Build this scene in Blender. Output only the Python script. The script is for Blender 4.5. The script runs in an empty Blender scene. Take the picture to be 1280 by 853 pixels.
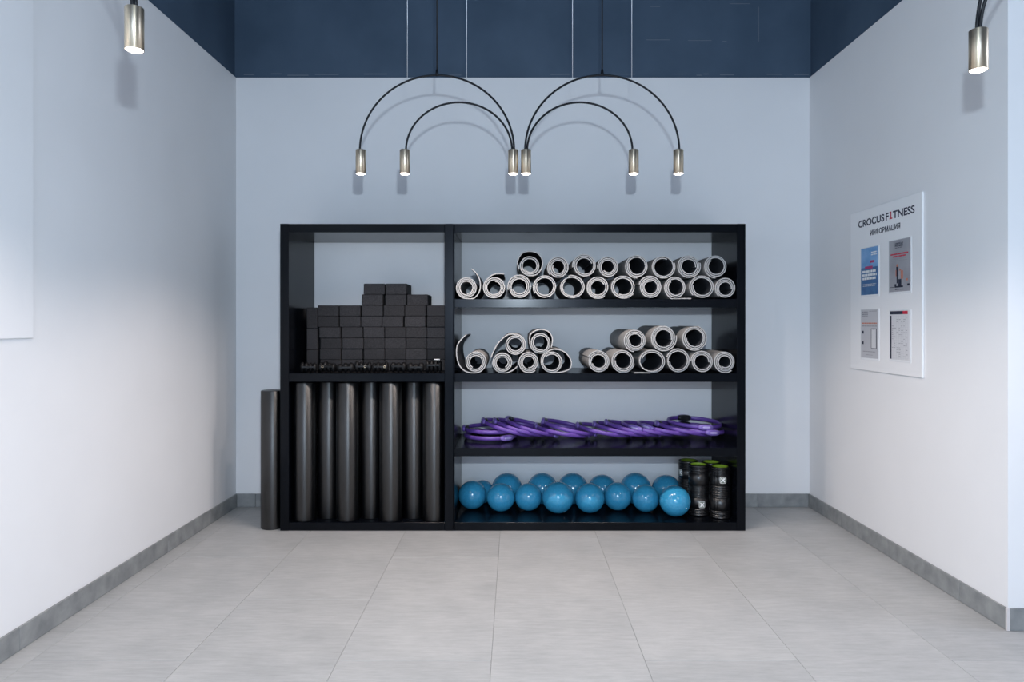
import bpy, bmesh, math, random
from mathutils import Vector, Matrix
random.seed(7)
S = bpy.context.scene
COL = S.collection
PI = math.pi

# ------------------------------------------------------------------ camera
H_CAM = 1.32
F = 870.0                                   # focal length in pixels of the 1280 wide frame
cam_d = bpy.data.cameras.new('camera')
cam_d.sensor_width = 36.0
cam_d.lens = F / 1280 * 36
cam_d.shift_x = -3 / 1280
cam_d.shift_y = -22.5 / 1280
cam = bpy.data.objects.new('camera', cam_d)
cam.location = (0, 0, H_CAM)
cam.rotation_euler = (PI / 2, 0, 0)
COL.objects.link(cam)
S.camera = cam

# ------------------------------------------------------------------ world, lights, exposure
w = bpy.data.worlds.new('world')
S.world = w
w.use_nodes = True
w.node_tree.nodes['Background'].inputs[0].default_value = (0.55, 0.70, 1.0, 1)
w.node_tree.nodes['Background'].inputs[1].default_value = 0.3

LAMP_W = 23.5
LAMP_COL = (1.0, 0.865, 0.79)
S.view_settings.view_transform = 'Standard'
S.view_settings.look = 'None'
S.view_settings.exposure = 0.0
S.view_settings.gamma = 1.0
S.view_settings.use_curve_mapping = False


def light(name, kind, loc, rot, power, color, parent=None, **kw):
    d = bpy.data.lights.new(name, kind)
    d.energy = power
    d.color = color
    for k, v in kw.items():
        setattr(d, k, v)
    o = bpy.data.objects.new(name, d)
    o.location = loc
    o.rotation_euler = rot
    COL.objects.link(o)
    o.parent = parent
    return o


# the photographer's small flash above the camera
light('flash_light', 'POINT', (0.055, 0.0, 1.72), (0, 0, 0), 222, (0.73, 0.875, 1.0), shadow_soft_size=0.03)
# daylight entering by the big window behind the camera
light('window_daylight', 'AREA', (0.0, -4.9, 1.95), (PI / 2, 0, 0), 122, (0.58, 0.74, 1.0),
      shape='RECTANGLE', size=2.4, size_y=2.2)
# added cool fill where the room widens to the right, brightens the left wall
light('side_fill', 'AREA', (5.95, 2.0, 1.9), (PI / 2, 0, PI / 2), 76, (0.72, 0.81, 1.0),
      shape='RECTANGLE', size=1.7, size_y=2.4)

# ------------------------------------------------------------------ materials
def mat(name, color, rough=0.5, metal=0.0, spec=0.5, emit=None, estr=0.0):
    m = bpy.data.materials.new(name)
    m.use_nodes = True
    b = m.node_tree.nodes['Principled BSDF']
    b.inputs['Base Color'].default_value = (*color, 1)
    b.inputs['Roughness'].default_value = rough
    b.inputs['Metallic'].default_value = metal
    b.inputs['Specular IOR Level'].default_value = spec
    if emit:
        b.inputs['Emission Color'].default_value = (*emit, 1)
        b.inputs['Emission Strength'].default_value = estr
    return m


def N(m, kind, **kw):
    n = m.node_tree.nodes.new(kind)
    for k, v in kw.items():
        if k in n.inputs:
            n.inputs[k].default_value = v
        else:
            setattr(n, k, v)
    return n


def L(m, a, b):
    m.node_tree.links.new(a, b)


def noise_color(m, c0, c1, scale, detail=4.0, lo=0.35, hi=0.65, stretch=(1, 1, 1), bump=0.0, bdist=0.001, rnd=0.0):
    """Colour between c0 and c1 by noise in object space, with optional bump and per-object value change."""
    b = m.node_tree.nodes['Principled BSDF']
    tc = N(m, 'ShaderNodeTexCoord')
    mp = N(m, 'ShaderNodeMapping')
    mp.inputs['Scale'].default_value = stretch
    L(m, tc.outputs['Object'], mp.inputs['Vector'])
    src = mp.outputs['Vector']
    oi = None
    if rnd:
        oi = N(m, 'ShaderNodeObjectInfo')
        mul = N(m, 'ShaderNodeMath', operation='MULTIPLY')
        mul.inputs[1].default_value = 37.0
        L(m, oi.outputs['Random'], mul.inputs[0])
        ad = N(m, 'ShaderNodeVectorMath', operation='ADD')
        L(m, src, ad.inputs[0])
        L(m, mul.outputs[0], ad.inputs[1])
        src = ad.outputs[0]
    nz = N(m, 'ShaderNodeTexNoise')
    nz.inputs['Scale'].default_value = scale
    nz.inputs['Detail'].default_value = detail
    L(m, src, nz.inputs['Vector'])
    cr = N(m, 'ShaderNodeValToRGB')
    cr.color_ramp.elements[0].position = lo
    cr.color_ramp.elements[1].position = hi
    cr.color_ramp.elements[0].color = (*c0, 1)
    cr.color_ramp.elements[1].color = (*c1, 1)
    L(m, nz.outputs['Fac'], cr.inputs['Fac'])
    out = cr.outputs['Color']
    if rnd:
        hs = N(m, 'ShaderNodeHueSaturation')
        mr = N(m, 'ShaderNodeMapRange')
        mr.inputs['To Min'].default_value = 1 - rnd
        mr.inputs['To Max'].default_value = 1 + rnd
        L(m, oi.outputs['Random'], mr.inputs['Value'])
        L(m, mr.outputs['Result'], hs.inputs['Value'])
        L(m, out, hs.inputs['Color'])
        out = hs.outputs['Color']
    L(m, out, b.inputs['Base Color'])
    if bump:
        bp = N(m, 'ShaderNodeBump')
        bp.inputs['Strength'].default_value = bump
        bp.inputs['Distance'].default_value = bdist
        L(m, nz.outputs['Fac'], bp.inputs['Height'])
        L(m, bp.outputs['Normal'], b.inputs['Normal'])
    return src, out


M = {}
M['wall'] = mat('white_wall_paint', (0.80, 0.80, 0.81), 0.75, spec=0.3)
noise_color(M['wall'], (0.795, 0.795, 0.805), (0.81, 0.81, 0.82), 3)
M['dark_wall'] = mat('navy_concrete_paint', (0.03, 0.045, 0.07), 0.6)
noise_color(M['dark_wall'], (0.042, 0.074, 0.120), (0.060, 0.098, 0.152), 2.2, detail=9, bump=0.5, bdist=0.006)
M['scuff'] = mat('pale_plaster_scuff', (0.16, 0.19, 0.23), 0.8)
M['ceiling'] = mat('navy_ceiling_paint', (0.05, 0.065, 0.09), 0.8)

# floor tile: grey concrete look, soft clouds and fine streaks
m = M['tile'] = mat('grey_concrete_tile', (0.4, 0.4, 0.4), 0.5, spec=0.35)
src, out = noise_color(m, (0.375, 0.382, 0.385), (0.432, 0.437, 0.437), 4.5, detail=10, lo=0.3, hi=0.7, rnd=0.045)
mp2 = N(m, 'ShaderNodeMapping')
mp2.inputs['Scale'].default_value = (1.0, 7.0, 1.0)
mp2.inputs['Rotation'].default_value = (0, 0, 0.5)
L(m, src, mp2.inputs['Vector'])
nz2 = N(m, 'ShaderNodeTexNoise', noise_dimensions='3D')
nz2.inputs['Scale'].default_value = 9
nz2.inputs['Detail'].default_value = 12
nz2.inputs['Roughness'].default_value = 0.75
L(m, mp2.outputs['Vector'], nz2.inputs['Vector'])
mx = N(m, 'ShaderNodeMix', data_type='RGBA', blend_type='SOFT_LIGHT')
mx.inputs['Factor'].default_value = 0.55
L(m, out, mx.inputs['A'])
L(m, nz2.outputs['Fac'], mx.inputs['B'])
L(m, mx.outputs['Result'], m.node_tree.nodes['Principled BSDF'].inputs['Base Color'])
M['grout'] = mat('grey_grout', (0.24, 0.245, 0.245), 0.9)
M['skirt'] = mat('grey_skirting_tile', (0.22, 0.23, 0.23), 0.55, spec=0.35)
noise_color(M['skirt'], (0.20, 0.21, 0.215), (0.31, 0.32, 0.32), 14, detail=10, lo=0.3, hi=0.7, rnd=0.05)
M['alu'] = mat('pale_metal_edge', (0.75, 0.72, 0.72), 0.4, metal=0.3)

M['shelf'] = mat('black_laminate', (0.003, 0.004, 0.006), 0.2, spec=0.15)
noise_color(M['shelf'], (0.0014, 0.0022, 0.004), (0.0025, 0.0035, 0.006), 40, stretch=(1, 1, 0.1), bump=0.03, bdist=0.0005)
M['block'] = mat('charcoal_foam', (0.03, 0.03, 0.034), 0.8, spec=0.3)
noise_color(M['block'], (0.014, 0.0138, 0.016), (0.032, 0.0315, 0.035), 160, detail=3, bump=0.25, bdist=0.001, rnd=0.22)
M['roller'] = mat('speckled_black_foam', (0.02, 0.02, 0.022), 0.36, spec=1.0)
m = M['roller']
b_ = m.node_tree.nodes['Principled BSDF']
b_.inputs['Anisotropic'].default_value = 0.9
b_.inputs['Anisotropic Rotation'].default_value = 0.25
tg = N(m, 'ShaderNodeTangent', direction_type='RADIAL', axis='Z')
L(m, tg.outputs['Tangent'], b_.inputs['Tangent'])
noise_color(m, (0.0008, 0.001, 0.0014), (0.022, 0.025, 0.029), 190, detail=1.5, lo=0.58, hi=0.86, bump=0.5, bdist=0.0015)
M['mat'] = mat('grey_mat_face', (0.40, 0.40, 0.40), 0.85, spec=0.25)
noise_color(M['mat'], (0.27, 0.27, 0.273), (0.34, 0.34, 0.34), 90, bump=0.2, bdist=0.0008)
M['mat_dark'] = mat('dark_mat_face', (0.03, 0.034, 0.042), 0.8, spec=0.25)
noise_color(M['mat_dark'], (0.025, 0.029, 0.037), (0.04, 0.045, 0.055), 90, bump=0.2, bdist=0.0008)
M['mat_edge'] = mat('grey_mat_edge', (0.47, 0.47, 0.47), 0.85, spec=0.25)
noise_color(M['mat_edge'], (0.35, 0.35, 0.35), (0.42, 0.42, 0.415), 120)
M['ball'] = mat('blue_rubber', (0.02, 0.2, 0.42), 0.17, spec=0.6)
noise_color(M['ball'], (0.033, 0.27, 0.48), (0.043, 0.31, 0.54), 9, rnd=0.06)
M['plug'] = mat('white_plug', (0.75, 0.8, 0.85), 0.4)
M['purple'] = mat('purple_plastic', (0.12, 0.05, 0.32), 0.38)
noise_color(M['purple'], (0.125, 0.058, 0.33), (0.155, 0.074, 0.38), 20)
M['lavender'] = mat('lavender_plastic', (0.27, 0.18, 0.58), 0.4)
noise_color(M['lavender'], (0.20, 0.13, 0.46), (0.24, 0.165, 0.52), 25)
M['lilac'] = mat('pale_lilac_print', (0.5, 0.42, 0.78), 0.5)
M['black'] = mat('black_rubber', (0.008, 0.008, 0.01), 0.45)
noise_color(M['black'], (0.007, 0.007, 0.009), (0.014, 0.014, 0.016), 40)
M['grid'] = mat('black_ribbed_foam', (0.012, 0.012, 0.014), 0.33, spec=0.7)
noise_color(M['grid'], (0.005, 0.005, 0.006), (0.007, 0.007, 0.008), 60)
M['green'] = mat('lime_green_core', (0.30, 0.46, 0.03), 0.5)
noise_color(M['green'], (0.27, 0.42, 0.03), (0.34, 0.50, 0.04), 30)
M['badge'] = mat('badge_backing', (0.13, 0.16, 0.13), 0.5)
M['white_print'] = mat('white_print', (0.8, 0.8, 0.8), 0.5)
M['soft'] = mat('black_padded_fabric', (0.006, 0.006, 0.007), 0.5, spec=0.3)
noise_color(M['soft'], (0.004, 0.004, 0.005), (0.009, 0.009, 0.010), 40)
M['cord'] = mat('black_cord', (0.006, 0.007, 0.010), 0.5, spec=0.3)
M['wire'] = mat('steel_wire', (0.75, 0.78, 0.82), 0.35, metal=0.6)
m = M['nickel'] = mat('brushed_champagne_nickel', (0.56, 0.51, 0.43), 0.38, metal=1.0)
b_ = m.node_tree.nodes['Principled BSDF']
b_.inputs['Anisotropic'].default_value = 0.85
b_.inputs['Anisotropic Rotation'].default_value = 0.25
tg = N(m, 'ShaderNodeTangent', direction_type='RADIAL', axis='Z')
L(m, tg.outputs['Tangent'], b_.inputs['Tangent'])
noise_color(m, (0.68, 0.57, 0.43), (0.80, 0.69, 0.53), 300, stretch=(1, 1, 0.02))
M['bulb'] = mat('lit_lens', (1, 1, 1), 0.4, emit=(1.0, 0.95, 0.88), estr=14.0)
M['board'] = mat('white_board_plastic', (0.86, 0.86, 0.87), 0.45)
M['panel'] = mat('white_panel_paint', (0.84, 0.84, 0.85), 0.6)
M['acrylic'] = mat('clear_pocket_plastic', (0.86, 0.87, 0.89), 0.2)
M['ink'] = mat('navy_ink', (0.012, 0.016, 0.04), 0.6)
M['red'] = mat('red_ink', (0.55, 0.015, 0.05), 0.6)
M['magenta'] = mat('magenta_ink', (0.42, 0.04, 0.16), 0.6)
M['p_blue'] = mat('poster_light_blue', (0.16, 0.36, 0.66), 0.5)
noise_color(M['p_blue'], (0.12, 0.31, 0.60), (0.26, 0.46, 0.74), 12)
M['p_deep'] = mat('poster_deep_blue', (0.035, 0.13, 0.30), 0.5)
noise_color(M['p_deep'], (0.03, 0.11, 0.27), (0.06, 0.18, 0.38), 14)
M['p_grey'] = mat('poster_grey', (0.33, 0.33, 0.36), 0.5)
noise_color(M['p_grey'], (0.29, 0.29, 0.32), (0.38, 0.38, 0.41), 7)
M['p_pale'] = mat('poster_pale_grey', (0.52, 0.52, 0.55), 0.5)
M['p_white'] = mat('poster_paper', (0.68, 0.68, 0.70), 0.5)
M['g_ink'] = mat('grey_ink', (0.30, 0.30, 0.33), 0.6)
M['skin'] = mat('poster_warm_print', (0.55, 0.20, 0.13), 0.6)

# ------------------------------------------------------------------ mesh helpers
class MB:
    def __init__(self):
        self.v, self.f, self.mi, self.smooth = [], [], [], []

    def add(self, verts, faces, mi=0, smooth=False):
        k = len(self.v)
        self.v += [tuple(p) for p in verts]
        for f in faces:
            self.f.append(tuple(k + i for i in f))
            self.mi.append(mi)
            self.smooth.append(smooth)
        return self

    def box(self, x0, x1, y0, y1, z0, z1, mi=0, b=0.0):
        if b:                                   # chamfered box: 24 corner vertices
            vs, idx = [], {}
            for i, X in enumerate((x0, x1)):
                for j, Y in enumerate((y0, y1)):
                    for k, Z in enumerate((z0, z1)):
                        sx, sy, sz = (b if i == 0 else -b), (b if j == 0 else -b), (b if k == 0 else -b)
                        for a, p in enumerate(((X, Y + sy, Z + sz), (X + sx, Y, Z + sz), (X + sx, Y + sy, Z))):
                            idx[i, j, k, a] = len(vs)
                            vs.append(p)
            fs = []
            for i in (0, 1):
                q = [idx[i, 0, 0, 0], idx[i, 1, 0, 0], idx[i, 1, 1, 0], idx[i, 0, 1, 0]]
                fs.append(q if i else q[::-1])
                q = [idx[0, i, 0, 1], idx[1, i, 0, 1], idx[1, i, 1, 1], idx[0, i, 1, 1]]
                fs.append(q[::-1] if i else q)
                q = [idx[0, 0, i, 2], idx[1, 0, i, 2], idx[1, 1, i, 2], idx[0, 1, i, 2]]
                fs.append(q if i else q[::-1])
            for p in (0, 1):
                for q in (0, 1):
                    f = [idx[p, q, 0, 0], idx[p, q, 1, 0], idx[p, q, 1, 1], idx[p, q, 0, 1]]
                    fs.append(f if p == q else f[::-1])
                    f = [idx[p, 0, q, 0], idx[p, 0, q, 2], idx[p, 1, q, 2], idx[p, 1, q, 0]]
                    fs.append(f if p == q else f[::-1])
                    f = [idx[0, p, q, 1], idx[1, p, q, 1], idx[1, p, q, 2], idx[0, p, q, 2]]
                    fs.append(f if p == q else f[::-1])
            for key in [(i, j, k) for i in (0, 1) for j in (0, 1) for k in (0, 1)]:
                f = [idx[(*key, 0)], idx[(*key, 1)], idx[(*key, 2)]]
                fs.append(f if sum(key) % 2 else f[::-1])
            return self.add(vs, fs, mi)
        vs = [(x, y, z) for x in (x0, x1) for y in (y0, y1) for z in (z0, z1)]
        return self.add(vs, [(0, 1, 3, 2), (4, 6, 7, 5), (0, 4, 5, 1), (2, 3, 7, 6), (0, 2, 6, 4), (1, 5, 7, 3)], mi)

    def lathe(self, prof, seg=32, mi=0, smooth=True, cap0=True, cap1=True, rfun=None):
        n = len(prof)
        vs = []
        for (r, z) in prof:
            for i in range(seg):
                a = 2 * PI * i / seg
                rr = rfun(r, z, a) if rfun else r
                vs.append((rr * math.cos(a), rr * math.sin(a), z))
        fs = [(j * seg + i, j * seg + (i + 1) % seg, (j + 1) * seg + (i + 1) % seg, (j + 1) * seg + i)
              for j in range(n - 1) for i in range(seg)]
        self.add(vs, fs, mi, smooth)
        k = len(self.v) - len(vs)
        if cap0:
            self.f.append(tuple(k + i for i in range(seg))[::-1]); self.mi.append(mi); self.smooth.append(False)
        if cap1:
            self.f.append(tuple(k + (n - 1) * seg + i for i in range(seg))); self.mi.append(mi); self.smooth.append(False)
        return self

    def tube(self, pts, r, seg=8, mi=0):
        pts = [Vector(p) for p in pts]
        vs = []
        up = None
        for i, p in enumerate(pts):
            t = (pts[min(i + 1, len(pts) - 1)] - pts[max(i - 1, 0)]).normalized()
            if up is None:
                up = t.orthogonal().normalized()
            up = (up - t * up.dot(t)).normalized()
            s = t.cross(up)
            for k in range(seg):
                a = 2 * PI * k / seg
                vs.append(p + up * (r * math.cos(a)) + s * (r * math.sin(a)))
        n = len(pts)
        fs = [(j * seg + i, j * seg + (i + 1) % seg, (j + 1) * seg + (i + 1) % seg, (j + 1) * seg + i)
              for j in range(n - 1) for i in range(seg)]
        fs.append(tuple(range(seg))[::-1])
        fs.append(tuple((n - 1) * seg + i for i in range(seg)))
        return self.add(vs, fs, mi, True)

    def ball(self, c, rx, ry, rz, nu=24, nv=14, mi=0):
        vs, fs = [], []
        for j in range(1, nv):
            t = PI * j / nv
            for i in range(nu):
                a = 2 * PI * i / nu
                vs.append((c[0] + rx * math.sin(t) * math.cos(a), c[1] + ry * math.sin(t) * math.sin(a), c[2] + rz * math.cos(t)))
        top, bot = len(vs), len(vs) + 1
        vs += [(c[0], c[1], c[2] + rz), (c[0], c[1], c[2] - rz)]
        for j in range(nv - 2):
            for i in range(nu):
                fs.append((j * nu + i, (j + 1) * nu + i, (j + 1) * nu + (i + 1) % nu, j * nu + (i + 1) % nu))
        for i in range(nu):
            fs.append((top, i, (i + 1) % nu))
            fs.append((bot, (nv - 2) * nu + (i + 1) % nu, (nv - 2) * nu + i))
        return self.add(vs, fs, mi, True)

    def build(self, name, mats, parent=None, loc=(0, 0, 0), rot=(0, 0, 0)):
        me = bpy.data.meshes.new(name)
        me.from_pydata(self.v, [], self.f)
        for x in (mats if isinstance(mats, (list, tuple)) else [mats]):
            me.materials.append(x)
        me.polygons.foreach_set('material_index', self.mi)
        me.polygons.foreach_set('use_smooth', self.smooth)
        me.update()
        return link(name, me, parent, loc, rot)


def link(name, data, parent=None, loc=(0, 0, 0), rot=(0, 0, 0)):
    o = bpy.data.objects.new(name, data)
    o.location = loc
    o.rotation_euler = rot
    COL.objects.link(o)
    o.parent = parent
    return o


def tag(o, label, cat, group=None):
    o['label'] = label
    o['category'] = cat
    if group:
        o['group'] = group
    return o


def thing(name, label, cat, loc=(0, 0, 0), rot=(0, 0, 0), group=None):
    return tag(link(name, None, None, loc, rot), label, cat, group)


def struct(o):
    o['kind'] = 'structure'
    return o


def copy_tree(root, loc, rot=(0, 0, 0), label=None):
    r = root.copy()
    COL.objects.link(r)
    r.location = loc
    r.rotation_euler = rot
    if label:
        r['label'] = label
    for ch in list(root.children):
        c = ch.copy()
        COL.objects.link(c)
        c.parent = r
        for g in ch.children:
            d = g.copy()
            COL.objects.link(d)
            d.parent = c
    return r


def text_mesh(name, txt, size, m, parent, loc, rot, align='LEFT', extrude=0.0006, offset=0.0, width=None):
    cu = bpy.data.curves.new(name, 'FONT')
    cu.body = txt
    cu.size = size
    cu.extrude = extrude
    cu.offset = offset
    cu.align_x = align
    cu.resolution_u = 4
    t = bpy.data.objects.new(name, cu)
    COL.objects.link(t)
    dg = bpy.context.evaluated_depsgraph_get()
    me = bpy.data.meshes.new_from_object(t.evaluated_get(dg))
    bpy.data.objects.remove(t)
    if width:
        xs = [v.co.x for v in me.vertices]
        k = width / (max(xs) - min(xs))
        x0 = min(xs)
        for v in me.vertices:
            v.co.x = (v.co.x - x0) * k
    me.materials.clear()
    me.materials.append(m)
    return link(name, me, parent, loc, rot)


ORD = ['leftmost', 'second from left', 'third from left', 'fourth from left', 'fifth from left', 'sixth from left',
       'seventh from left', 'eighth from left', 'ninth from left', 'tenth from left', 'eleventh from left', 'twelfth from left']

# ------------------------------------------------------------------ room shell
XL, XR, YB, YC = -2.0, 2.12, 5.0, 2.99      # left wall, right wall, back wall, corner where the right wall ends
ZB, ZC = 3.084, 3.95                        # top of the white lining, ceiling
YF, XE = -5.0, 6.0

# floor: screed with tiles in half bond
fl = struct(MB().box(XL - 0.2, XE + 0.2, YF - 0.2, YB + 0.2, -0.12, -0.0025).build('floor', M['grout']))
g = 0.0007
tmesh = {}
for k in range(-4, 11):
    x0 = -0.69 + 0.6 * k
    x1 = x0 + 0.6
    base = 3.92 if k % 2 == 0 else 3.32
    for j in range(-8, 3):
        y0, y1 = base + 1.2 * j, base + 1.2 * j + 1.2
        a0, a1 = max(x0, XL), min(x1, XE)
        b0, b1 = max(y0, YF), min(y1, YB)
        if b0 >= YC - 0.01:
            a1 = min(a1, XR)
        if a1 - a0 < 0.02 or b1 - b0 < 0.02:
            continue
        key = (round(a1 - a0, 3), round(b1 - b0, 3))
        if key not in tmesh:
            hx, hy = (a1 - a0) / 2 - g, (b1 - b0) / 2 - g
            o = MB().box(-hx, hx, -hy, hy, -0.009, 0, b=0.0008).build('tile', M['tile'], fl)
            tmesh[key] = o.data
        else:
            o = link('tile', tmesh[key], fl)
        o.location = ((a0 + a1) / 2, (b0 + b1) / 2, random.uniform(-0.0003, 0))

# walls: navy painted concrete, with a white lining up to 3.08 m
wb = struct(MB().box(XL - 0.2, XR + 0.2, YB + 0.015, YB + 0.2, 0, ZC).build('wall_back', M['dark_wall']))
MB().box(XL, XR, YB, YB + 0.015, 0, ZB).build('white_lining', M['wall'], wb)
wl = struct(MB().box(XL - 0.2, XL - 0.015, YF, YB + 0.015, 0, ZC).build('wall_left', M['dark_wall']))
MB().box(XL - 0.015, XL, YF, YB, 0, ZB).build('white_lining', M['wall'], wl)
wr = struct(MB().box(XR + 0.015, XR + 0.2, YC + 0.2, YB + 0.015, 0, ZC).build('wall_right', M['dark_wall']))
MB().box(XR, XR + 0.015, YC, YB, 0, ZB).build('white_lining', M['wall'], wr)
wc = struct(MB().box(XR + 0.015, XE, YC + 0.015, YC + 0.2, 0, ZC).build('wall_corner', M['dark_wall']))
MB().box(XR + 0.015, XE, YC, YC + 0.015, 0, ZB).build('white_lining', M['wall'], wc)
we = struct(MB().box(XE, XE + 0.2, YF, YC + 0.2, 0, ZC).build('wall_far_right', M['wall']))
wf = MB()
wf.box(XL - 0.2, -1.85, YF - 0.2, YF, 0, ZC)
wf.box(1.85, XE + 0.2, YF - 0.2, YF, 0, ZC)
wf.box(-1.85, 1.85, YF - 0.2, YF, 0, 0.45)
wf.box(-1.85, 1.85, YF - 0.2, YF, 3.35, ZC)
struct(wf.build('wall_front', M['wall']))
wn = MB()
for x in (-1.85, -0.63, 0.59, 1.81):
    wn.box(x, x + 0.04, YF - 0.12, YF - 0.06, 0.45, 3.35)
wn.box(-1.81, 1.81, YF - 0.12, YF - 0.06, 0.45, 0.49)
wn.box(-1.81, 1.81, YF - 0.12, YF - 0.06, 3.31, 3.35)
struct(wn.build('window_1', M['black']))
struct(MB().box(XL - 0.2, XE + 0.2, YF - 0.2, YB + 0.2, ZC, ZC + 0.15).build('ceiling', M['ceiling']))

# pale plaster scuffs along the lower edge of the navy wall
sc = MB()
r_ = random.Random(3)
x = XL + 0.05
while x < XR - 0.1:
    l = r_.uniform(0.03, 0.22)
    z = ZB + r_.uniform(0.018, 0.03)
    if r_.random() < 0.72:
        hgt = r_.uniform(0.002, 0.006)
        sc.box(x, min(x + l, XR), YB + 0.0135, YB + 0.0152, z, z + hgt)
    x += l + r_.uniform(0.0, 0.09)
for (xa, xb, z) in ((0.95, 1.12, 3.36), (1.25, 1.42, 3.355), (1.5, 1.53, 3.35), (0.98, 1.05, 3.6), (1.55, 1.7, 3.62)):
    sc.box(xa, xb, YB + 0.0138, YB + 0.0152, z, z + 0.003)
sc.box(1.755, 1.76, YB + 0.0138, YB + 0.0152, 3.35, 3.6)
o = sc.build('plaster_scuff', M['scuff'], wb)
o['kind'] = 'stuff'

# skirting of grey tiles
BH, BT = 0.095, 0.010
def skirting(name, cuts, fix, axis, sign):
    root = struct(link(name, None))
    for a, b in zip(cuts[:-1], cuts[1:]):
        mb = MB()
        lo, hi = (fix, fix + sign * BT) if sign > 0 else (fix + sign * BT, fix)
        if axis == 'x':
            mb.box(a + 0.0008, b - 0.0008, lo, hi, 0.001, BH, b=0.0012)
        else:
            mb.box(lo, hi, a + 0.0008, b - 0.0008, 0.001, BH, b=0.0012)
        mb.build('skirting_tile', M['skirt'], root)
    return root
skirting('baseboard_back', [XL + BT, -1.856, -0.656, 0.544, 1.744, XR - BT], YB, 'x', -1)
skirting('baseboard_left', [YF, -3.2, -2.0, -0.8, 0.4, 1.6, 2.8, 4.0, YB], XL, 'y', 1)
skirting('baseboard_right', [YC, 3.30, 4.50, YB], XR, 'y', -1)
skirting('baseboard_corner', [XR + 0.002, 3.3, 4.5, 5.7, XE], YC, 'x', -1)
struct(MB().box(XR - BT - 0.001, XR + 0.001, YC - BT - 0.001, YC - 0.0005, 0.001, BH + 0.001).build('trim_1', M['alu']))

# ------------------------------------------------------------------ shelving units
SF, SBK = 4.417, 4.985                      # front and back of the shelving
PT = 0.055
ZTOP = 1.95
Z1, Z2, Z3, Z0 = 1.472, 1.0, 0.528, 0.053   # board tops
XA0, XA1 = -1.487, -0.388                   # left unit
XB0, XB1 = -0.3865, 1.467                   # right unit
bv = 0.0015
ua = thing('shelving_unit', 'black open shelving unit on the left, one shelf over a tall bay of foam rollers', 'shelf', (-0.94, 4.7, 0))
ub = thing('shelving_unit', 'wider black open shelving unit on the right, three shelves of rolled mats, rings and balls', 'shelf', (0.54, 4.7, 0))
def board(root, name, x0, x1, z0, z1):
    lx, ly = root.location.x, root.location.y
    return MB().box(x0 - lx, x1 - lx, SF - ly, SBK - ly, z0, z1, b=bv).build(name, M['shelf'], root)
board(ua, 'side_panel', XA0, XA0 + PT, 0, ZTOP)
board(ua, 'side_panel', XA1 - PT, XA1, 0, ZTOP)
AX0, AX1 = XA0 + PT, XA1 - PT
board(ua, 'top_board', AX0 + .0005, AX1 - .0005, ZTOP - PT, ZTOP - 0.001)
board(ua, 'shelf_board', AX0 + .0005, AX1 - .0005, Z2 - 0.053, Z2)
board(ua, 'bottom_board', AX0 + .0005, AX1 - .0005, 0.001, Z0)
board(ub, 'side_panel', XB0, XB0 + 0.008, 0, ZTOP)
board(ub, 'side_panel', XB1 - PT, XB1, 0, ZTOP)
BX0, BX1 = XB0 + 0.008, XB1 - PT
board(ub, 'top_board', BX0 + .0005, BX1 - .0005, ZTOP - PT, ZTOP - 0.001)
for z in (Z1, Z2, Z3):
    board(ub, 'shelf_board', BX0 + .0005, BX1 - .0005, z - 0.054, z)
board(ub, 'bottom_board', BX0 + .0005, BX1 - .0005, 0.001, Z0)

# ------------------------------------------------------------------ foam yoga blocks
BW, BHT, BD, BY = 0.140, 0.0725, 0.215, 4.66
bm_flat = MB().box(-BW / 2, BW / 2, 0, BD, 0, BHT, b=0.0042)
proto = bm_flat.build('yoga_block', M['block'])
protos = [proto]
def block(xl_px, layer, label, upright=None):
    """xl_px: left edge in the photograph; layer counted from the shelf."""
    s = F / BY
    if protos:
        o = protos.pop()
    else:
        o = proto.copy()
        COL.objects.link(o)
    x = (xl_px - 643) / s
    tag(o, label, 'yoga block', 'stacked foam yoga blocks')
    if upright is not None:
        o.location = (x + BHT / 2 + 0.0365 - 0.0365, BY + random.uniform(-.003, .003), Z2 + 0.0005 + upright * (BW + 0.0016))
        o.rotation_euler = (0, -PI / 2, 0)
        o.location.x = x + BHT
        o.location.z += BW / 2
    else:
        o.rotation_euler = (0, 0, random.uniform(-.008, .008))
        o.location = (x + BW / 2, BY + random.uniform(-.006, .006), Z2 + 0.0005 + layer * (BHT + 0.0005))
    return o
cx = lambda c: 340 + c / 5.565
layers = [
    [335, 485, 640, 795, 943, 1090],
    [332, 483, 645, 795, 940, 1090],
    [335, 490, 645, 795, 943, 1090],
    [330, 483, 635, 785, 937, 1090],
    [318, 468, 618, 766, 922, 1088],
    [318, 468, 624, 775, 925, 1080],
]
LNAME = ['bottom layer', 'second layer up', 'third layer up', 'fourth layer up', 'fifth layer up', 'sixth layer up']
for u, nm in enumerate(['bottom', 'middle', 'top']):
    block(383, 0, 'charcoal foam yoga block on its side, %s of the upright column at far left' % nm, u)
prev_end = None
for li, row in enumerate(layers):
    s = F / BY
    xs = [(cx(c) - 643) / s for c in row]
    # keep each block clear of its neighbour and of the side panel
    xs[-1] = min(xs[-1], AX1 - BW - 0.002)
    for i in range(len(xs) - 2, -1, -1):
        xs[i] = min(xs[i], xs[i + 1] - BW - 0.0012)
    lim = (383 - 643) / s + BHT + 0.002
    if xs[0] < lim:
        xs[0] = lim
    for i, x in enumerate(xs):
        block(643 + x * s, li, 'flat charcoal foam yoga block, %s in the %s' % (ORD[i], LNAME[li]))
for i, c in enumerate([625, 787, 940]):
    block(cx(c), 6, 'charcoal yoga block, %s of three just under the top pair' % ORD[i].replace('second from left', 'middle one').replace('third from left', 'rightmost'))
for i, c in enumerate([637, 790]):
    block(cx(c), 7, 'charcoal yoga block, %s one of the pair crowning the stack' % ('left', 'right')[i])

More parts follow.
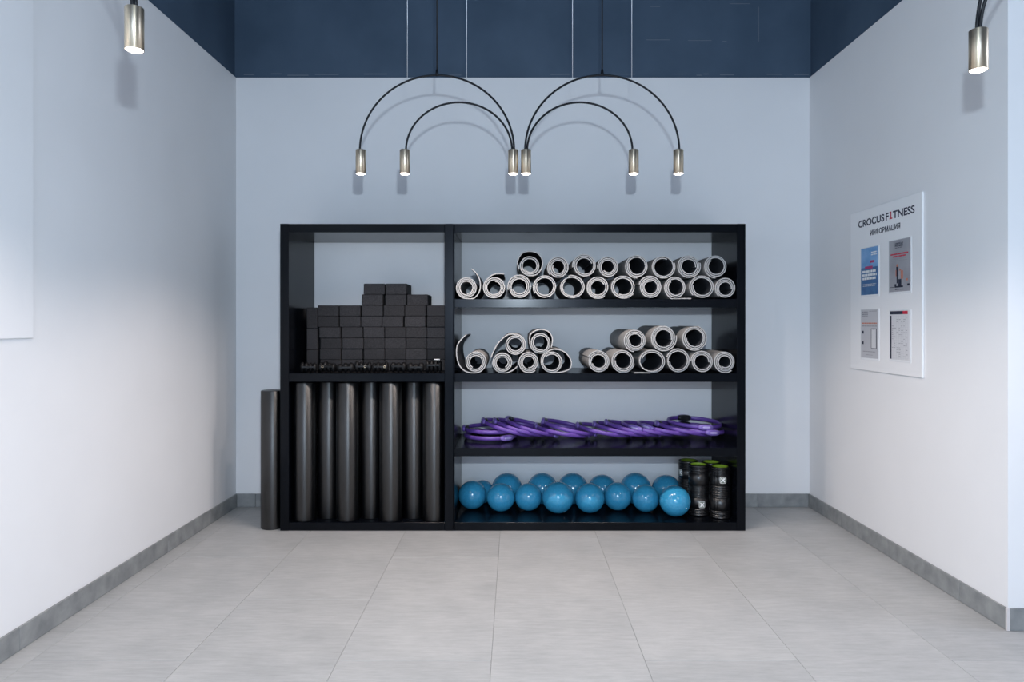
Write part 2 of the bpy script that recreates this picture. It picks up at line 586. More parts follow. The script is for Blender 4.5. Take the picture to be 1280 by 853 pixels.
# ------------------------------------------------------------------ soft black weights in front of the blocks
def weight(x, y, seed, wdt, hgt, label, tagged=False):
    r = random.Random(seed)
    t = thing('wrist_weight', label, 'weight', (x, y, Z2 + 0.0005), (0, 0, r.uniform(-.2, .2)), 'small black weights before the blocks')
    b = MB()
    n = r.choice([3, 4, 4])
    for i in range(n):
        u = (i + 0.5) / n - 0.5
        hz = hgt * r.uniform(0.40, 0.5)
        b.ball((u * wdt, r.uniform(-.006, .006), hz), wdt / n * 0.62, 0.032 * r.uniform(.9, 1.1), hz, 14, 10)
    b.build('padded_pouch', M['soft'], t)
    st = MB()
    zs = hgt * 0.5
    st.box(-wdt * 0.40, wdt * 0.40, -0.034, -0.022, zs - 0.008, zs + 0.008, b=0.003)
    st.build('strap', M['soft'], t)
    bx = r.uniform(-.3, .3) * wdt
    bk = MB()
    bk.tube([(bx + 0.007 * math.cos(a), -0.036, zs + 0.007 * math.sin(a)) for a in [2 * PI * i / 12 for i in range(13)]], 0.0016, 6)
    bk.build('buckle', M['nickel'] if seed in (21, 23, 24) else M['black'], t)
    if tagged:
        MB().box(0.005, 0.040, -0.036, 0.0, hgt * .88, hgt * .9 + 0.003).build('fabric_tag', M['white_print'], t)['label'] = 'small white tag'
    return t
WX = [-1.335, -1.215, -1.095, -0.985, -0.870, -0.755, -0.640, -0.525]
wn_ = ['leftmost', 'second from left', 'third from left', 'fourth from left', 'fifth from left', 'sixth from left', 'seventh from left', 'rightmost, white tagged,']
for i, x in enumerate(WX):
    weight(x, 4.515 + (i % 2) * 0.02, 20 + i, 0.105, (0.070, 0.074, 0.066, 0.076, 0.074, 0.078, 0.068, 0.092)[i],
           'lumpy black padded weight before the yoga blocks, %s in its row' % wn_[i], i == 7)

# ------------------------------------------------------------------ tall foam rollers
RL, RR = 0.885, 0.074
def roller_mb():
    b = MB()
    b.lathe([(RR - 0.004, 0), (RR, 0.004), (RR, RL - 0.004), (RR - 0.004, RL)], 40)
    return b
rp = roller_mb().build('foam_roller', M['roller'])
tag(rp, 'speckled black foam roller standing on the floor outside, against the shelving side', 'foam roller', 'tall black foam rollers')
rp.location = (-1.487 - RR - 0.001, 4.50, 0.001)
nm = ['leftmost', 'second from left, set back,', 'third from left', 'fourth from left, set back,', 'fifth from left', 'sixth from left, set back,', 'rightmost']
for i in range(7):
    o = rp.copy()
    COL.objects.link(o)
    o.location = (-1.355 + 0.1395 * i, 4.50 if i % 2 == 0 else 4.562, Z0 + 0.0005)
    o.rotation_euler = (0, 0, i * 1.1)
    o['label'] = 'speckled black foam roller upright inside the shelving bay, %s of seven' % nm[i]

# ------------------------------------------------------------------ rolled mats
SM = 196.6
def smooth_path(pts, n=8):
    out = []
    P = [Vector(p) for p in pts]
    for i in range(len(P) - 1):
        p0, p1, p2, p3 = P[max(i - 1, 0)], P[i], P[i + 1], P[min(i + 2, len(P) - 1)]
        for k in range(n):
            t = k / n
            out.append(0.5 * ((2 * p1) + (p2 - p0) * t + (2 * p0 - 5 * p1 + 4 * p2 - p3) * t * t + (3 * p1 - p0 - 3 * p2 + p3) * t ** 3))
    out.append(P[-1])
    return out


def rolled_mat(px, py, r, hole, label, group, cw=False, end=None, tail=None, sx=1.0, sz=1.0, length=0.55, yaw=0.0, y=None, seed=0, dark_out=False, core_shift=(0, 0)):
    """px, py: front centre (x, z); r: outer radius (m); hole: inner radius / r."""
    rd = random.Random(seed * 13 + 5)
    T = 0.0068                               # thickness of the mat
    Y = (SF + 0.004 + rd.uniform(0, 0.012)) if y is None else y
    xc, zc = px, py
    ri = r * hole
    turns = max(1.4, min((r - ri - T) / (T + 0.0036), 5.5))
    if end is None:
        end = rd.uniform(0, 2 * PI)
    d = -1 if cw else 1
    n = int(turns * 36)
    path = []
    ph1, ph2 = rd.uniform(0, 6), rd.uniform(0, 6)
    for i in range(n + 1):
        u = i / n
        a = end - d * (1 - u) * turns * 2 * PI
        rr = (ri + T / 2) + (r - T - ri) * (u ** rd.choice([1.0])) + 0.0007 * math.sin(a * 2 + ph1) + 0.0005 * math.sin(a * 0.7 + ph2)
        rr = min(rr, r - T / 2)
        path.append(Vector((rr * math.cos(a) * sx + core_shift[0], rr * math.sin(a) * sz + core_shift[1])))
    if tail:
        path += smooth_path([path[-1]] + [Vector(p) for p in tail], 7)[1:]
    b = MB()
    vs = []
    m_ = len(path)
    for i, p in enumerate(path):
        t = (path[min(i + 1, m_ - 1)] - path[max(i - 1, 0)]).normalized()
        nrm = Vector((t.y, -t.x)) * (1 if d > 0 else -1)
        a, c = p - nrm * T / 2, p + nrm * T / 2
        skew = 0.004 * math.sin(i * 0.05 + ph1)
        for q, yy in ((a, skew), (c, skew), (a, length), (c, length)):
            vs.append((q.x, yy, q.y))
    edge, face, outer = [], [], []
    for i in range(m_ - 1):
        k, j = i * 4, i * 4 + 4
        f = [(k, k + 1, j + 1, j), (k + 2, j + 2, j + 3, k + 3), (k, j, j + 2, k + 2), (k + 1, k + 3, j + 3, j + 1)]
        if d < 0:
            f = [q[::-1] for q in f]
        edge += f[:2]
        face.append(f[2])
        outer.append(f[3])
    edge.append((0, 2, 3, 1) if d > 0 else (1, 3, 2, 0))
    e = (m_ - 1) * 4
    edge.append((e, e + 1, e + 3, e + 2) if d > 0 else (e + 2, e + 3, e + 1, e))
    b.add(vs, face, 0, True)
    b.add(vs, outer, 2, True)
    k = len(b.v)
    b.add(vs, edge, 1, False)
    o = b.build('rolled_mat', [M['mat'] if dark_out else M['mat_dark'], M['mat_edge'], M['mat_dark'] if dark_out else M['mat']], None, (xc, Y, zc), (0, 0, yaw))
    return tag(o, label, 'yoga mat', group)

MATS = []
def want_mat(px, py, r, hole, label, group, shelf_z=None, **kw):
    bottom = shelf_z is not None
    z = shelf_z + r * kw.get('sz', 1.0) + 0.0005 if bottom else H_CAM + (404 - py) / SM
    MATS.append([(px - 643) / SM, z, r, hole, label, group, bottom, kw])


def build_mats():
    for it in range(400):
        for i, a in enumerate(MATS):
            a[0] = min(max(a[0], BX0 + a[2] + 0.001), BX1 - a[2] * a[7].get('sx', 1.0) - 0.001)
            for b in MATS[:i]:
                d = Vector((a[0] - b[0], a[1] - b[1]))
                gap = d.length - (a[2] + b[2]) - 0.0008
                if gap < 0:
                    n_ = d.normalized() * (-gap / 2)
                    for q, sg in ((a, 1), (b, -1)):
                        if q[6]:
                            q[0] += sg * n_.x
                        else:
                            q[0] += sg * n_.x
                            q[1] += sg * n_.y
    for x, z, r, hole, label, group, bottom, kw in MATS:
        rolled_mat(x, z, r, hole, label, group, **kw)


G1, G2, G3 = 'rolled grey mats on the upper shelf', 'rolled grey mats left on the middle shelf', 'rolled grey mats right on the middle shelf'
c3 = lambda a, b: (560 + a / 6.737, 280 + b / 6.737)
c4 = lambda a, b: (750 + a / 6.737, 280 + b / 6.737)
low = [
    (c3(158, 537), 0.0715, .47, dict(dark_out=True, end=-PI / 2, tail=[(.045, -.066), (.080, -.025), (.086, .03), (.068, .083), (.032, .120)]), 'with its loose end sticking up'),
    (c3(390, 535), 0.0735, .50, dict(cw=True, end=2.2, tail=[(-.01, .081), (.03, .088), (.062, .086)]), 'short loose flap on top'),
    (c3(602, 525), 0.0785, .52, dict(), 'wide open core'),
    (c3(818, 535), 0.0770, .62, dict(), 'thin outer wraps'),
    (c3(1043, 533), 0.0790, .66, dict(sx=1.06, sz=.97), 'large oval core'),
    (c3(1265, 540), 0.0745, .52, dict(), 'plain'),
    (c4(200, 530), 0.0790, .62, dict(sx=1.02, sz=.98), 'large core'),
    (c4(425, 537), 0.0750, .46, dict(), 'small tight core'),
    (c4(635, 540), 0.0730, .58, dict(tail=[(-.02, -.0712), (.04, -.0705), (.10, -.0695)], end=-2.2, sx=.98), 'end running under its neighbour'),
    (c4(862, 535), 0.0790, .63, dict(sx=1.04, sz=.97), 'large oval core'),
    (c4(1075, 535), 0.0690, .50, dict(), 'against the right panel'),
]
for i, ((px, py), r, h, kw, note) in enumerate(low):
    want_mat(px, py, r, h, 'grey mat %s, lower row of upper shelf, %s' % (ORD[i], note), G1, shelf_z=Z1, seed=i + 1, **kw)
top = [
    (c3(690, 340), 0.066, .56, dict(end=-PI / 2, core_shift=(0, -.010), tail=[(.045, -.063), (.076, -.02), (.078, .03), (.05, .070), (0, .083), (-.05, .070), (-.078, .02), (-.070, -.030)]), 'loose outer wrap'),
    (c3(930, 378), 0.0725, .45, dict(), 'small core'),
    (c3(1145, 358), 0.0775, .58, dict(), 'open core'),
    (c4(65, 370), 0.0700, .47, dict(), 'small tight core'),
    (c4(305, 365), 0.0770, .60, dict(), 'open core'),
    (c4(530, 365), 0.0775, .66, dict(), 'widest core'),
    (c4(755, 368), 0.0775, .50, dict(end=0.3, ), 'loose wraps'),
    (c4(970, 365), 0.0755, .58, dict(), 'nearest the right panel'),
]
for i, ((px, py), r, h, kw, note) in enumerate(top):
    want_mat(px, py, r, h, 'grey mat %s, top row of upper shelf, %s' % (ORD[i], note), G1, seed=i + 31, **kw)
c5 = lambda a, b: (560 + a / 6.737, 390 + b / 6.737)
c6 = lambda a, b: (710 + a / 5.565, 390 + b / 5.565)
want_mat(*c5(232, 435), .0715, .48, 'grey rolled mat at the left panel, its long end curling upward', G2, Z2, cw=True, end=-PI / 2, seed=51,
           tail=[(-.030, -.068), (-.072, -.054), (-.106, -.014), (-.121, .055), (-.112, .115), (-.066, .170)])
want_mat(*c5(460, 435), .0675, .45, 'grey rolled mat under the one with a drooping flap', G2, Z2, seed=52, end=-PI / 2, tail=[(.03, -.064), (.07, -.045), (.093, -.025)])
want_mat(*c5(675, 435), .0700, .44, 'grey rolled mat in the middle of the small left heap, bottom row', G2, Z2, seed=53)
want_mat(*c5(872, 430), .0730, .62, 'grey rolled mat with a wide loose loop on its right side', G2, Z2, cw=True, end=2.3, seed=54,
           tail=[(.0, .0775), (.05, .076), (.096, .050), (.124, .0), (.112, -.046), (.05, -.0665), (-.01, -.0680)])
want_mat(*c5(572, 285), .0700, .50, 'grey rolled mat on top, its flap drooping over the left side', G2, seed=55, end=PI / 2, tail=[(-.05, .062), (-.105, .015), (-.135, -.035), (-.155, -.082)])
want_mat(*c5(785, 258), .0700, .56, 'grey rolled mat on top of the small heap, outer wrap loose at right', G2, cw=True, end=PI, seed=56, core_shift=(-.004, -.006),
           tail=[(-.066, .048), (-.01, .079), (.048, .066), (.073, .022), (.066, -.034)])
want_mat(*c6(213, 355), .0735, .50, 'grey rolled mat leftmost at the bottom of the right heap', G3, Z2, seed=61, yaw=0.02)
want_mat(*c6(385, 350), .0775, .58, 'grey rolled mat second in the bottom row of the right heap', G3, Z2, seed=62, yaw=0.02)
want_mat(*c6(585, 345), .0790, .70, 'oval sagging grey rolled mat, third in the right heap with flat end beneath', G3, Z2, seed=63, cw=True, end=-1.1, sx=1.12, sz=.96,
           tail=[(-.01, -.0730), (-.06, -.0728), (-.112, -.0728)])
want_mat(*c6(780, 345), .0790, .66, 'open cored grey rolled mat, fourth in the bottom row of the right heap', G3, Z2, seed=64, sx=.99)
want_mat(*c6(950, 350), .0730, .55, 'grey rolled mat fifth in the bottom row, second from the right panel', G3, Z2, seed=65)
want_mat(*c6(1117, 352), .0715, .44, 'grey rolled mat touching the right panel on the middle shelf', G3, Z2, seed=66)
want_mat(*c6(465, 207), .0740, .45, 'grey rolled mat leftmost of three on top of the right heap', G3, seed=67, yaw=0.03)
want_mat(*c6(663, 187), .0860, .55, 'largest grey rolled mat, middle of three on top of the right heap', G3, seed=68, yaw=0.02, end=0.2)
want_mat(*c6(883, 190), .0830, .58, 'grey rolled mat rightmost of three on top of the right heap', G3, seed=69, end=1.2)
build_mats()

# ------------------------------------------------------------------ purple exercise rings
RING_R = 0.178
def pad_mesh(name, m, r0, thick, ls, la, ang, parent, label=None):
    """rounded pad lying on the band at angle ang; thick < 0 grows inward"""
    b = MB()
    K, A = 6, 28
    vs = []
    for k in range(K + 1):
        rho = 1 - k / K
        h = thick * (1 - rho ** 4) ** 0.5 + thick * 0.35 * (0 if k == 0 else 1)
        for i in range(A):
            a = 2 * PI * i / A
            ca, sa = math.cos(a), math.sin(a)
            e = 2 / 2.6
            s_ = ls * rho * abs(ca) ** e * (1 if ca >= 0 else -1)
            ax = la * rho * abs(sa) ** e * (1 if sa >= 0 else -1)
            rr = r0 + h
            th = ang + s_ / r0
            vs.append((rr * math.cos(th), rr * math.sin(th), ax))
    fs = []
    for k in range(K):
        for i in range(A):
            q = (k * A + i, k * A + (i + 1) % A, (k + 1) * A + (i + 1) % A, (k + 1) * A + i)
            fs.append(q if thick > 0 else q[::-1])
    fs.append(tuple(range(A))[::-1] if thick > 0 else tuple(range(A)))
    b.add(vs, fs, 0, True)
    o = b.build(name, m, parent)
    if label:
        o['label'] = label
    return o


def ring_band(parent):
    b = MB()
    nu, nv = 64, 10
    vs = []
    for i in range(nu):
        a = 2 * PI * i / nu
        for j in range(nv):
            t = 2 * PI * j / nv
            rr = RING_R + 0.0075 * math.cos(t)
            vs.append((rr * math.cos(a), rr * math.sin(a), 0.0138 * math.sin(t)))
    fs = [(i * nv + j, ((i + 1) % nu) * nv + j, ((i + 1) % nu) * nv + (j + 1) % nv, i * nv + (j + 1) % nv) for i in range(nu) for j in range(nv)]
    b.add(vs, fs, 0, True)
    return b.build('band', M['purple'], parent)


ring0 = thing('exercise_ring', '', 'exercise ring', group='purple exercise rings')
ring_band(ring0)
for k in (0, 1):
    p = pad_mesh('outer_pad', M['lavender'], RING_R + 0.005, 0.011, 0.058, 0.0215, PI * k, ring0)
    pad_mesh('pad_print', M['lilac'], RING_R + 0.0195, 0.0006, 0.030, 0.0075, PI * k, p)
    pad_mesh('inner_pad', M['black'], RING_R - 0.005, -0.013, 0.052, 0.022, PI * k, ring0, 'black foam pad')

SR = 182.0
def ring(i, xpx_left, alpha, y, spin, lift, label):
    """leaning ring: its left end is raised by alpha (radians)"""
    R_ = Matrix.Rotation(alpha[0], 4, 'Y') @ Matrix.Rotation(alpha[1], 4, 'X') @ Matrix.Rotation(spin, 4, 'Z')
    xl = (xpx_left - 643) / SR
    loc = Vector((xl + (RING_R + 0.012) * math.cos(alpha[0]), y, 0))
    loc.z = Z3 + 0.001 + 0.0138 + (RING_R + .012) * abs(math.sin(alpha[0])) + (RING_R * abs(math.sin(alpha[1]))) + lift
    if i == 0:
        o = ring0
        o.location = loc
        o.rotation_euler = R_.to_euler()
        o['label'] = label
    else:
        copy_tree(ring0, loc, R_.to_euler(), label)
D = math.radians
rings = [
    (579, (0, 0), 4.785, D(-52), 0.011, 'purple ring lying flat on the shelf at far left, pad at its front right'),
    (579, (D(0.6), D(0)), 4.79, D(178), 0.050, 'purple ring lying flat upon another at far left'),
    (603, (D(15), 0), 4.770, D(186), 0.014, 'purple ring leaning at left, first of three steep ones'),
    (617, (D(15), 0), 4.775, D(188), 0.014, 'purple ring leaning at left, second of three steep ones'),
    (632, (D(15.5), 0), 4.780, D(160), 0.013, 'purple ring leaning at left, third of three steep ones'),
    (669, (D(9), 0), 4.775, D(176), 0.013, 'purple ring leaning low, under the fifth leaning one near middle'),
    (678, (D(13), 0), 4.79, D(174), 0.018, 'purple ring leaning high, just left of the middle gap'),
    (721, (D(9.5), 0), 4.785, D(176), 0.013, 'purple ring leaning low, just right of the middle gap'),
    (742, (D(10.5), 0), 4.780, D(175), 0.016, 'purple ring leaning at centre, black pad end showing at left'),
    (757, (D(12), 0), 4.785, D(174), 0.016, 'purple ring leaning right of centre, highest black pad end'),
    (776, (D(10.5), 0), 4.790, D(-128), 0.020, 'purple ring leaning right of centre, oval pad facing out'),
    (796, (D(10), 0), 4.785, D(-140), 0.022, 'purple ring leaning beside the oval padded one, smaller pad view'),
    (820, (D(10.5), 0), 4.78, D(178), 0.02, 'purple ring leaning rightmost, upright pad at its raised end'),
    (838, (D(4), D(0)), 4.79, D(-72), 0.040, 'purple ring near the right panel, large front pad turned outward'),
    (834, (D(3), D(2)), 4.795, D(100), 0.078, 'topmost purple ring near the right panel, pad toward the back'),
]
for i, a in enumerate(rings):
    ring(i, *a)

# ------------------------------------------------------------------ blue balls
b0 = tag(MB().ball((0, 0, 0), 1, 1, 1, 48, 28).build('exercise_ball', M['ball']), '', 'ball', 'blue exercise balls')
pl = MB()
pl.lathe([(0.045, 0.985), (0.045, 1.004), (0.03, 1.008)], 14, cap0=False)
plug = pl.build('valve_plug', M['plug'], b0)
plug['label'] = 'small white valve plug'
def ball(first, px, Y, r, label, aim):
    o = b0 if first else copy_tree(b0, (0, 0, 0))
    s = F / Y
    o.location = ((px - 643) / s, Y, Z0 + r + 0.0005)
    o.scale = (r, r, r)
    o.rotation_euler = Vector((0, 0, 1)).rotation_difference(Vector(aim)).to_euler()
    o['label'] = label
fr = [(590.5, 4.74, .0955, (0, .9, .2)), (626, 4.68, .0935, (.2, .8, -.5)), (660.5, 4.70, .0915, (0, .6, -.8)), (697.5, 4.635, .104, (.36, -.42, -.78)),
      (737, 4.645, .098, (.2, .5, .9)), (771.9, 4.71, .0935, (.3, .9, .2)), (807, 4.67, .0905, (.1, .7, -.6)), (843.7, 4.56, .1000, (.55, -.8, -.28))]
FN = ['leftmost, nearest the dividing panel', 'second from left', 'third from left', 'fourth from left, with a pale plug low down', 'fifth from left', 'sixth from left', 'seventh from left', 'rightmost, pulled forward beside the ribbed rollers']
for i, (px, Y, r, aim) in enumerate(fr):
    ball(i == 0, px, Y, r, 'glossy blue ball in the front row, ' + FN[i], aim)
bk = [(603, 4.897, .080), (633.7, 4.872, .107), (678, 4.876, .107), (716, 4.876, .107), (753, 4.88, .101), (794.5, 4.872, .108), (833, 4.862, .102)]
BN = ['leftmost, small and mostly hidden', 'second from left', 'third from left', 'fourth from left', 'fifth from left', 'sixth from left', 'rightmost']
for i, (px, Y, r) in enumerate(bk):
    ball(False, px, Y, r, 'blue ball in the back row, %s of seven' % BN[i], (0.1, .9, .1))

# ------------------------------------------------------------------ ribbed hollow rollers
GR, GH = 0.0660, 0.332
gt = thing('ribbed_roller', '', 'foam roller', group='ribbed black rollers with green cores')
prof = []
def rib_z():
    ribs = [0.020, 0.044, 0.138, 0.155, 0.172, 0.189, 0.206, 0.288, 0.309]
    z = 0.004
    pts = [(GR - 0.005, 0.0), (GR - 0.001, 0.004)]
    for c in ribs:
        pts += [(GR - 0.0012, c - 0.0085), (GR - 0.0055, c - 0.0065), (GR - 0.0055, c - 0.0045), (GR, c - 0.0025), (GR + 0.0004, c), (GR, c + 0.0025), (GR - 0.0055, c + 0.0045), (GR - 0.0055, c + 0.0065), (GR - 0.0012, c + 0.0085)]
    pts += [(GR - 0.001, GH - 0.004), (GR - 0.005, GH)]
    out = [pts[0]]
    for p in pts[1:]:
        if p[1] > out[-1][1]:
            out.append(p)
    return out
def groove(r, z, a):
    for c in (3.95, 1.6):
        d_ = (a - c + PI) % (2 * PI) - PI
        if abs(abs(d_) - 0.14) < 0.04:
            return r - 0.003
    return r
body = MB().lathe(rib_z(), 120, cap0=False, cap1=False, rfun=groove)
pz = [(GR - 0.005, GH), (0.052, GH)]
body.lathe(pz, 120, cap0=False, cap1=False)
body.lathe([(0.052, 0), (GR - 0.005, 0)], 120, cap0=False, cap1=False)
body.build('ribbed_sleeve', M['grid'], gt)
core = MB().lathe([(0.052, GH), (0.0515, GH + 0.0006), (0.047, GH - 0.0006), (0.047, 0.012)], 48, cap0=False, cap1=True)
core.lathe([(0.052, GH), (0.052, 0)], 48, cap0=False, cap1=False)
core.build('hollow_core', M['green'], gt)['label'] = 'lime green hollow core'
def wrap(pts, off):
    r = GR + off
    return [(r * math.sin(s / r), -r * math.cos(s / r), z) for s, z in pts]
def badge(zc, parent):
    hs = 0.0205
    b = MB()
    n, A = 5, 32
    def rs(k, i):
        a = 2 * PI * i / A
        e = 2 / 6
        c, s = math.cos(a), math.sin(a)
        return (k * abs(c) ** e * (1 if c >= 0 else -1), zc + k * abs(s) ** e * (1 if s >= 0 else -1))
    for k in range(n):
        o_, i_ = hs * (1 - k / n), hs * (1 - (k + 1) / n)
        b.add(wrap([rs(o_, i) for i in range(A)] + [rs(max(i_, 1e-5), i) for i in range(A)], 0.0006),
              [(i, (i + 1) % A, A + (i + 1) % A, A + i) for i in range(A)])
    bo = b.build('badge', M['badge'], parent)
    bo['label'] = 'square badge with a white cross'
    w_ = MB()
    k1, k2 = hs, hs * 0.90
    w_.add(wrap([rs(k1, i) for i in range(A)] + [rs(k2, i) for i in range(A)], 0.0010), [(i, (i + 1) % A, A + (i + 1) % A, A + i) for i in range(A)])
    def bar(p, q, wd):
        p, q = Vector(p), Vector(q)
        t = (q - p).normalized()
        nn = Vector((-t.y, t.x)) * wd / 2
        pts, fs = [], []
        for i in range(7):
            c = p.lerp(q, i / 6)
            for sgn in (1, -1):
                pts.append((c.x + sgn * nn.x, zc + c.y + sgn * nn.y))
        for i in range(6):
            fs.append((2 * i, 2 * i + 1, 2 * i + 3, 2 * i + 2))
        w_.add(wrap(pts, 0.0011), fs)
    u = hs
    bar((-0.60 * u, -0.58 * u), (0.60 * u, 0.58 * u), 0.0075)
    bar((-0.60 * u, 0.58 * u), (-0.14 * u, 0.16 * u), 0.0075)
    bar((0.12 * u, -0.14 * u), (0.58 * u, -0.58 * u), 0.0075)
    bar((0.02 * u, 0.62 * u), (0.22 * u, 0.42 * u), 0.005)
    w_.build('badge_print', M['white_print'], bo)
badge(0.253, gt)
GP = [(1.343, 4.545, 0, 0.0), (1.2185, 4.607, 1, 0.10), (1.187, 4.745, 0, -1.2), (1.325, 4.690, 0, 2.2)]
GN = ['front right, badge near its top', 'front left, badge near its bottom', 'back left, partly behind a blue ball', 'back right, little but its rim in view']
for i, (x, y, flip, rz) in enumerate(GP):
    lab = 'black ribbed roller with green core, ' + GN[i] + ' of four'
    z = Z0 + 0.0012 + (GH if flip else 0)
    rot = (PI if flip else 0, 0, rz)
    if flip:                                # turned upside down: the badge must still face out
        rot = (PI, 0, PI + rz)
    if i == 0:
        gt.location = (x, y, z)
        gt.rotation_euler = rot
        gt['label'] = lab
    else:
        copy_tree(gt, (x, y, z), rot, lab)

# ------------------------------------------------------------------ arched pendant lamps
HL, HR = 0.127, 0.0268
def lamp_head(parent, x, y, ztop):
    b = MB()
    b.lathe([(0.004, ztop), (HR - 0.0015, ztop), (HR, ztop - 0.0015), (HR, ztop - HL), (HR - 0.002, ztop - HL), (HR - 0.002, ztop - HL + 0.004)][::-1], 32, cap0=False, cap1=True)
    vs = [(v[0] + x, v[1] + y, v[2]) for v in b.v]
    b.v = vs
    h = b.build('lamp_head', M['nickel'], parent)
    d = MB()
    d.lathe([(HR - 0.002, ztop - HL + 0.0035), (HR - 0.0035, ztop - HL - 0.0005), (HR * .6, ztop - HL - 0.004), (0.003, ztop - HL - 0.0055)][::-1], 32, cap0=True, cap1=False)
    d.v = [(v[0] + x, v[1] + y, v[2]) for v in d.v]
    d.build('lit_lens', M['bulb'], h)['label'] = 'glowing lens'
    light('lamp_light', 'SPOT', (x, y, ztop - HL - 0.012), (0, 0, 0), LAMP_W, LAMP_COL, h, spot_size=D(142), spot_blend=0.45, shadow_soft_size=0.022)


def pendant(x0, y0, z0, dirx, diry, big, small, bh, sh, label, heads=(1, 1, 1)):
    """x0,y0: the head shared by both arcs; arcs reach along (dirx, diry); z0: top of the heads."""
    t = thing('arched_pendant_lamp', label, 'lamp', (x0, y0, 0), (0, 0, 0), 'arched pendant lamps')
    def arc(w_, h_, off):
        return [((w_ / 2 - math.cos(a) * (w_ / 2 - off)) * dirx + off * dirx * 0, (w_ / 2 - math.cos(a) * (w_ / 2 - off)) * diry, z0 - 0.004 + (h_ + .004) * math.sin(a))
                for a in [PI * i / 48 for i in range(49)]]
    MB().tube(arc(big, bh, -0.005), 0.0055, 8).build('large_arc', M['cord'], t)
    MB().tube(arc(small, sh, 0.006), 0.0055, 8).build('small_arc', M['cord'], t)
    cxx, cyy, cz = big / 2 * dirx, big / 2 * diry, z0 + bh
    c = MB()
    c.tube([(cxx, cyy, cz), (cxx, cyy, ZC - 0.02)], 0.0040, 8)
    c.lathe([(0.007, cz - 0.004), (0.009, cz + 0.004), (0.006, cz + 0.03)], 12)
    nv = 12 * 3
    c.v = c.v[:-nv] + [(v[0] + cxx, v[1] + cyy, v[2]) for v in c.v[-nv:]]
    c.build('cord', M['cord'], t)
    rose = MB().lathe([(0.05, ZC - 0.025), (0.055, ZC - 0.02), (0.055, ZC)], 24)
    rose.v = [(v[0] + cxx, v[1] + cyy, v[2]) for v in rose.v]
    rose.build('ceiling_rose', M['cord'], t)
    for sg in (-1, 1):
        u = big / 2 + sg * 0.157
        zz = z0 + bh * math.sqrt(1 - (0.157 / (big / 2)) ** 2)
        MB().tube([(u * dirx, u * diry, zz), (u * dirx, u * diry, ZC - 0.001)], 0.0014, 6).build('suspension_wire', M['wire'], t)
    for w_ in (0, small, big):
        lamp_head(t, w_ * dirx, w_ * diry, z0)
    return t
SP = 236.0
YP = F / SP
zt = H_CAM + (404 - 187.5) / SP
pendant((641.5 - 643) / SP, YP, zt, -1, 0, 190.5 / SP, 135.5 / SP, 93.5 / SP, 59.5 / SP, 'left pendant of two black arches before the back wall, three nickel lamps')
pendant((657.5 - 643) / SP, YP, zt, 1, 0, 190.5 / SP, 134.5 / SP, 93.5 / SP, 59.5 / SP, 'right pendant of two black arches before the back wall, three nickel lamps')
# two nearer pendants, each with one lamp in view
bg = 190.5 / SP
pendant((168 - 643) / 415, F / 415, H_CAM + (404 - 10) / 415, -0.48, -0.877, bg, 135 / SP, 93.5 / SP, 59.5 / SP, 'near pendant lamp by the left wall, one nickel lamp in view')
pendant((1223 - 643) / 396, F / 396, H_CAM + (404 - 37.5) / 396, 0.32, -0.947, bg, 135 / SP, 93.5 / SP, 59.5 / SP, 'near pendant lamp by the right wall, two cords into one nickel lamp')

# ------------------------------------------------------------------ information board on the right wall
ib = thing('information_board', 'white information board with four posters on the right wall', 'board', (XR, 3.98, 1.034))
# local frame: u runs toward the viewer's right (towards -Y), z up; face towards -X
y_far, y_near = 4.362, 3.60
zb0, zb1 = 1.036, 2.000
def face_box(u0, u1, z0, z1, d0, d1, mb=None):
    """box on the board face; u measured from the far edge towards the camera"""
    mb = mb or MB()
    mb.box(-d1, -d0, (y_far - u1) - 3.98, (y_far - u0) - 3.98, z0 - 1.034, z1 - 1.034)
    return mb
MB().box(-0.012, -0.001, y_near - 3.98, y_far - 3.98, zb0 - 1.034, zb1 - 1.034, b=0.001).build('back_plate', M['board'], ib)
FACE = 0.0122
RT = (PI / 2, 0, -PI / 2)
def btext(txt, u, z, width, size, m, parent=None, off=0.0):
    return text_mesh('lettering', txt, size, m, parent or ib, (-FACE, y_far - u - 3.98, z - 1.034), RT, width=width, offset=off, extrude=0.0005)
def uy(px):
    return y_far - (F * (XR - 0.012)) / (px - 643)
t1 = [('CROCUS', 1073, 1105.3, M['ink']), ('F', 1107.4, 1110.8, M['ink']), ('TNESS', 1116.2, 1143.3, M['ink'])]
for txt, a, b_, m_ in t1:
    btext(txt, uy(a), 1.902, uy(b_) - uy(a), 0.0575, m_, off=0.0013)
u0_, u1_ = uy(1111.9), uy(1115.4)
mb = face_box(u0_, u1_, 1.902, 1.9085, FACE - 0.0003, FACE + 0.0006)
face_box((u0_ + u1_) / 2 - 0.0042, (u0_ + u1_) / 2 + 0.0042, 1.9085, 1.944, FACE - 0.0003, FACE + 0.0006, mb)
face_box(u0_ + 0.001, (u0_ + u1_) / 2 + 0.0042, 1.938, 1.944, FACE - 0.0003, FACE + 0.0006, mb)
mb.build('lettering', M['red'], ib)['label'] = 'red serif letter'
btext('ИНФОРМАЦИЯ', uy(1087.8), 1.838, uy(1125.3) - uy(1087.8), 0.0415, M['ink'], off=0.0009)

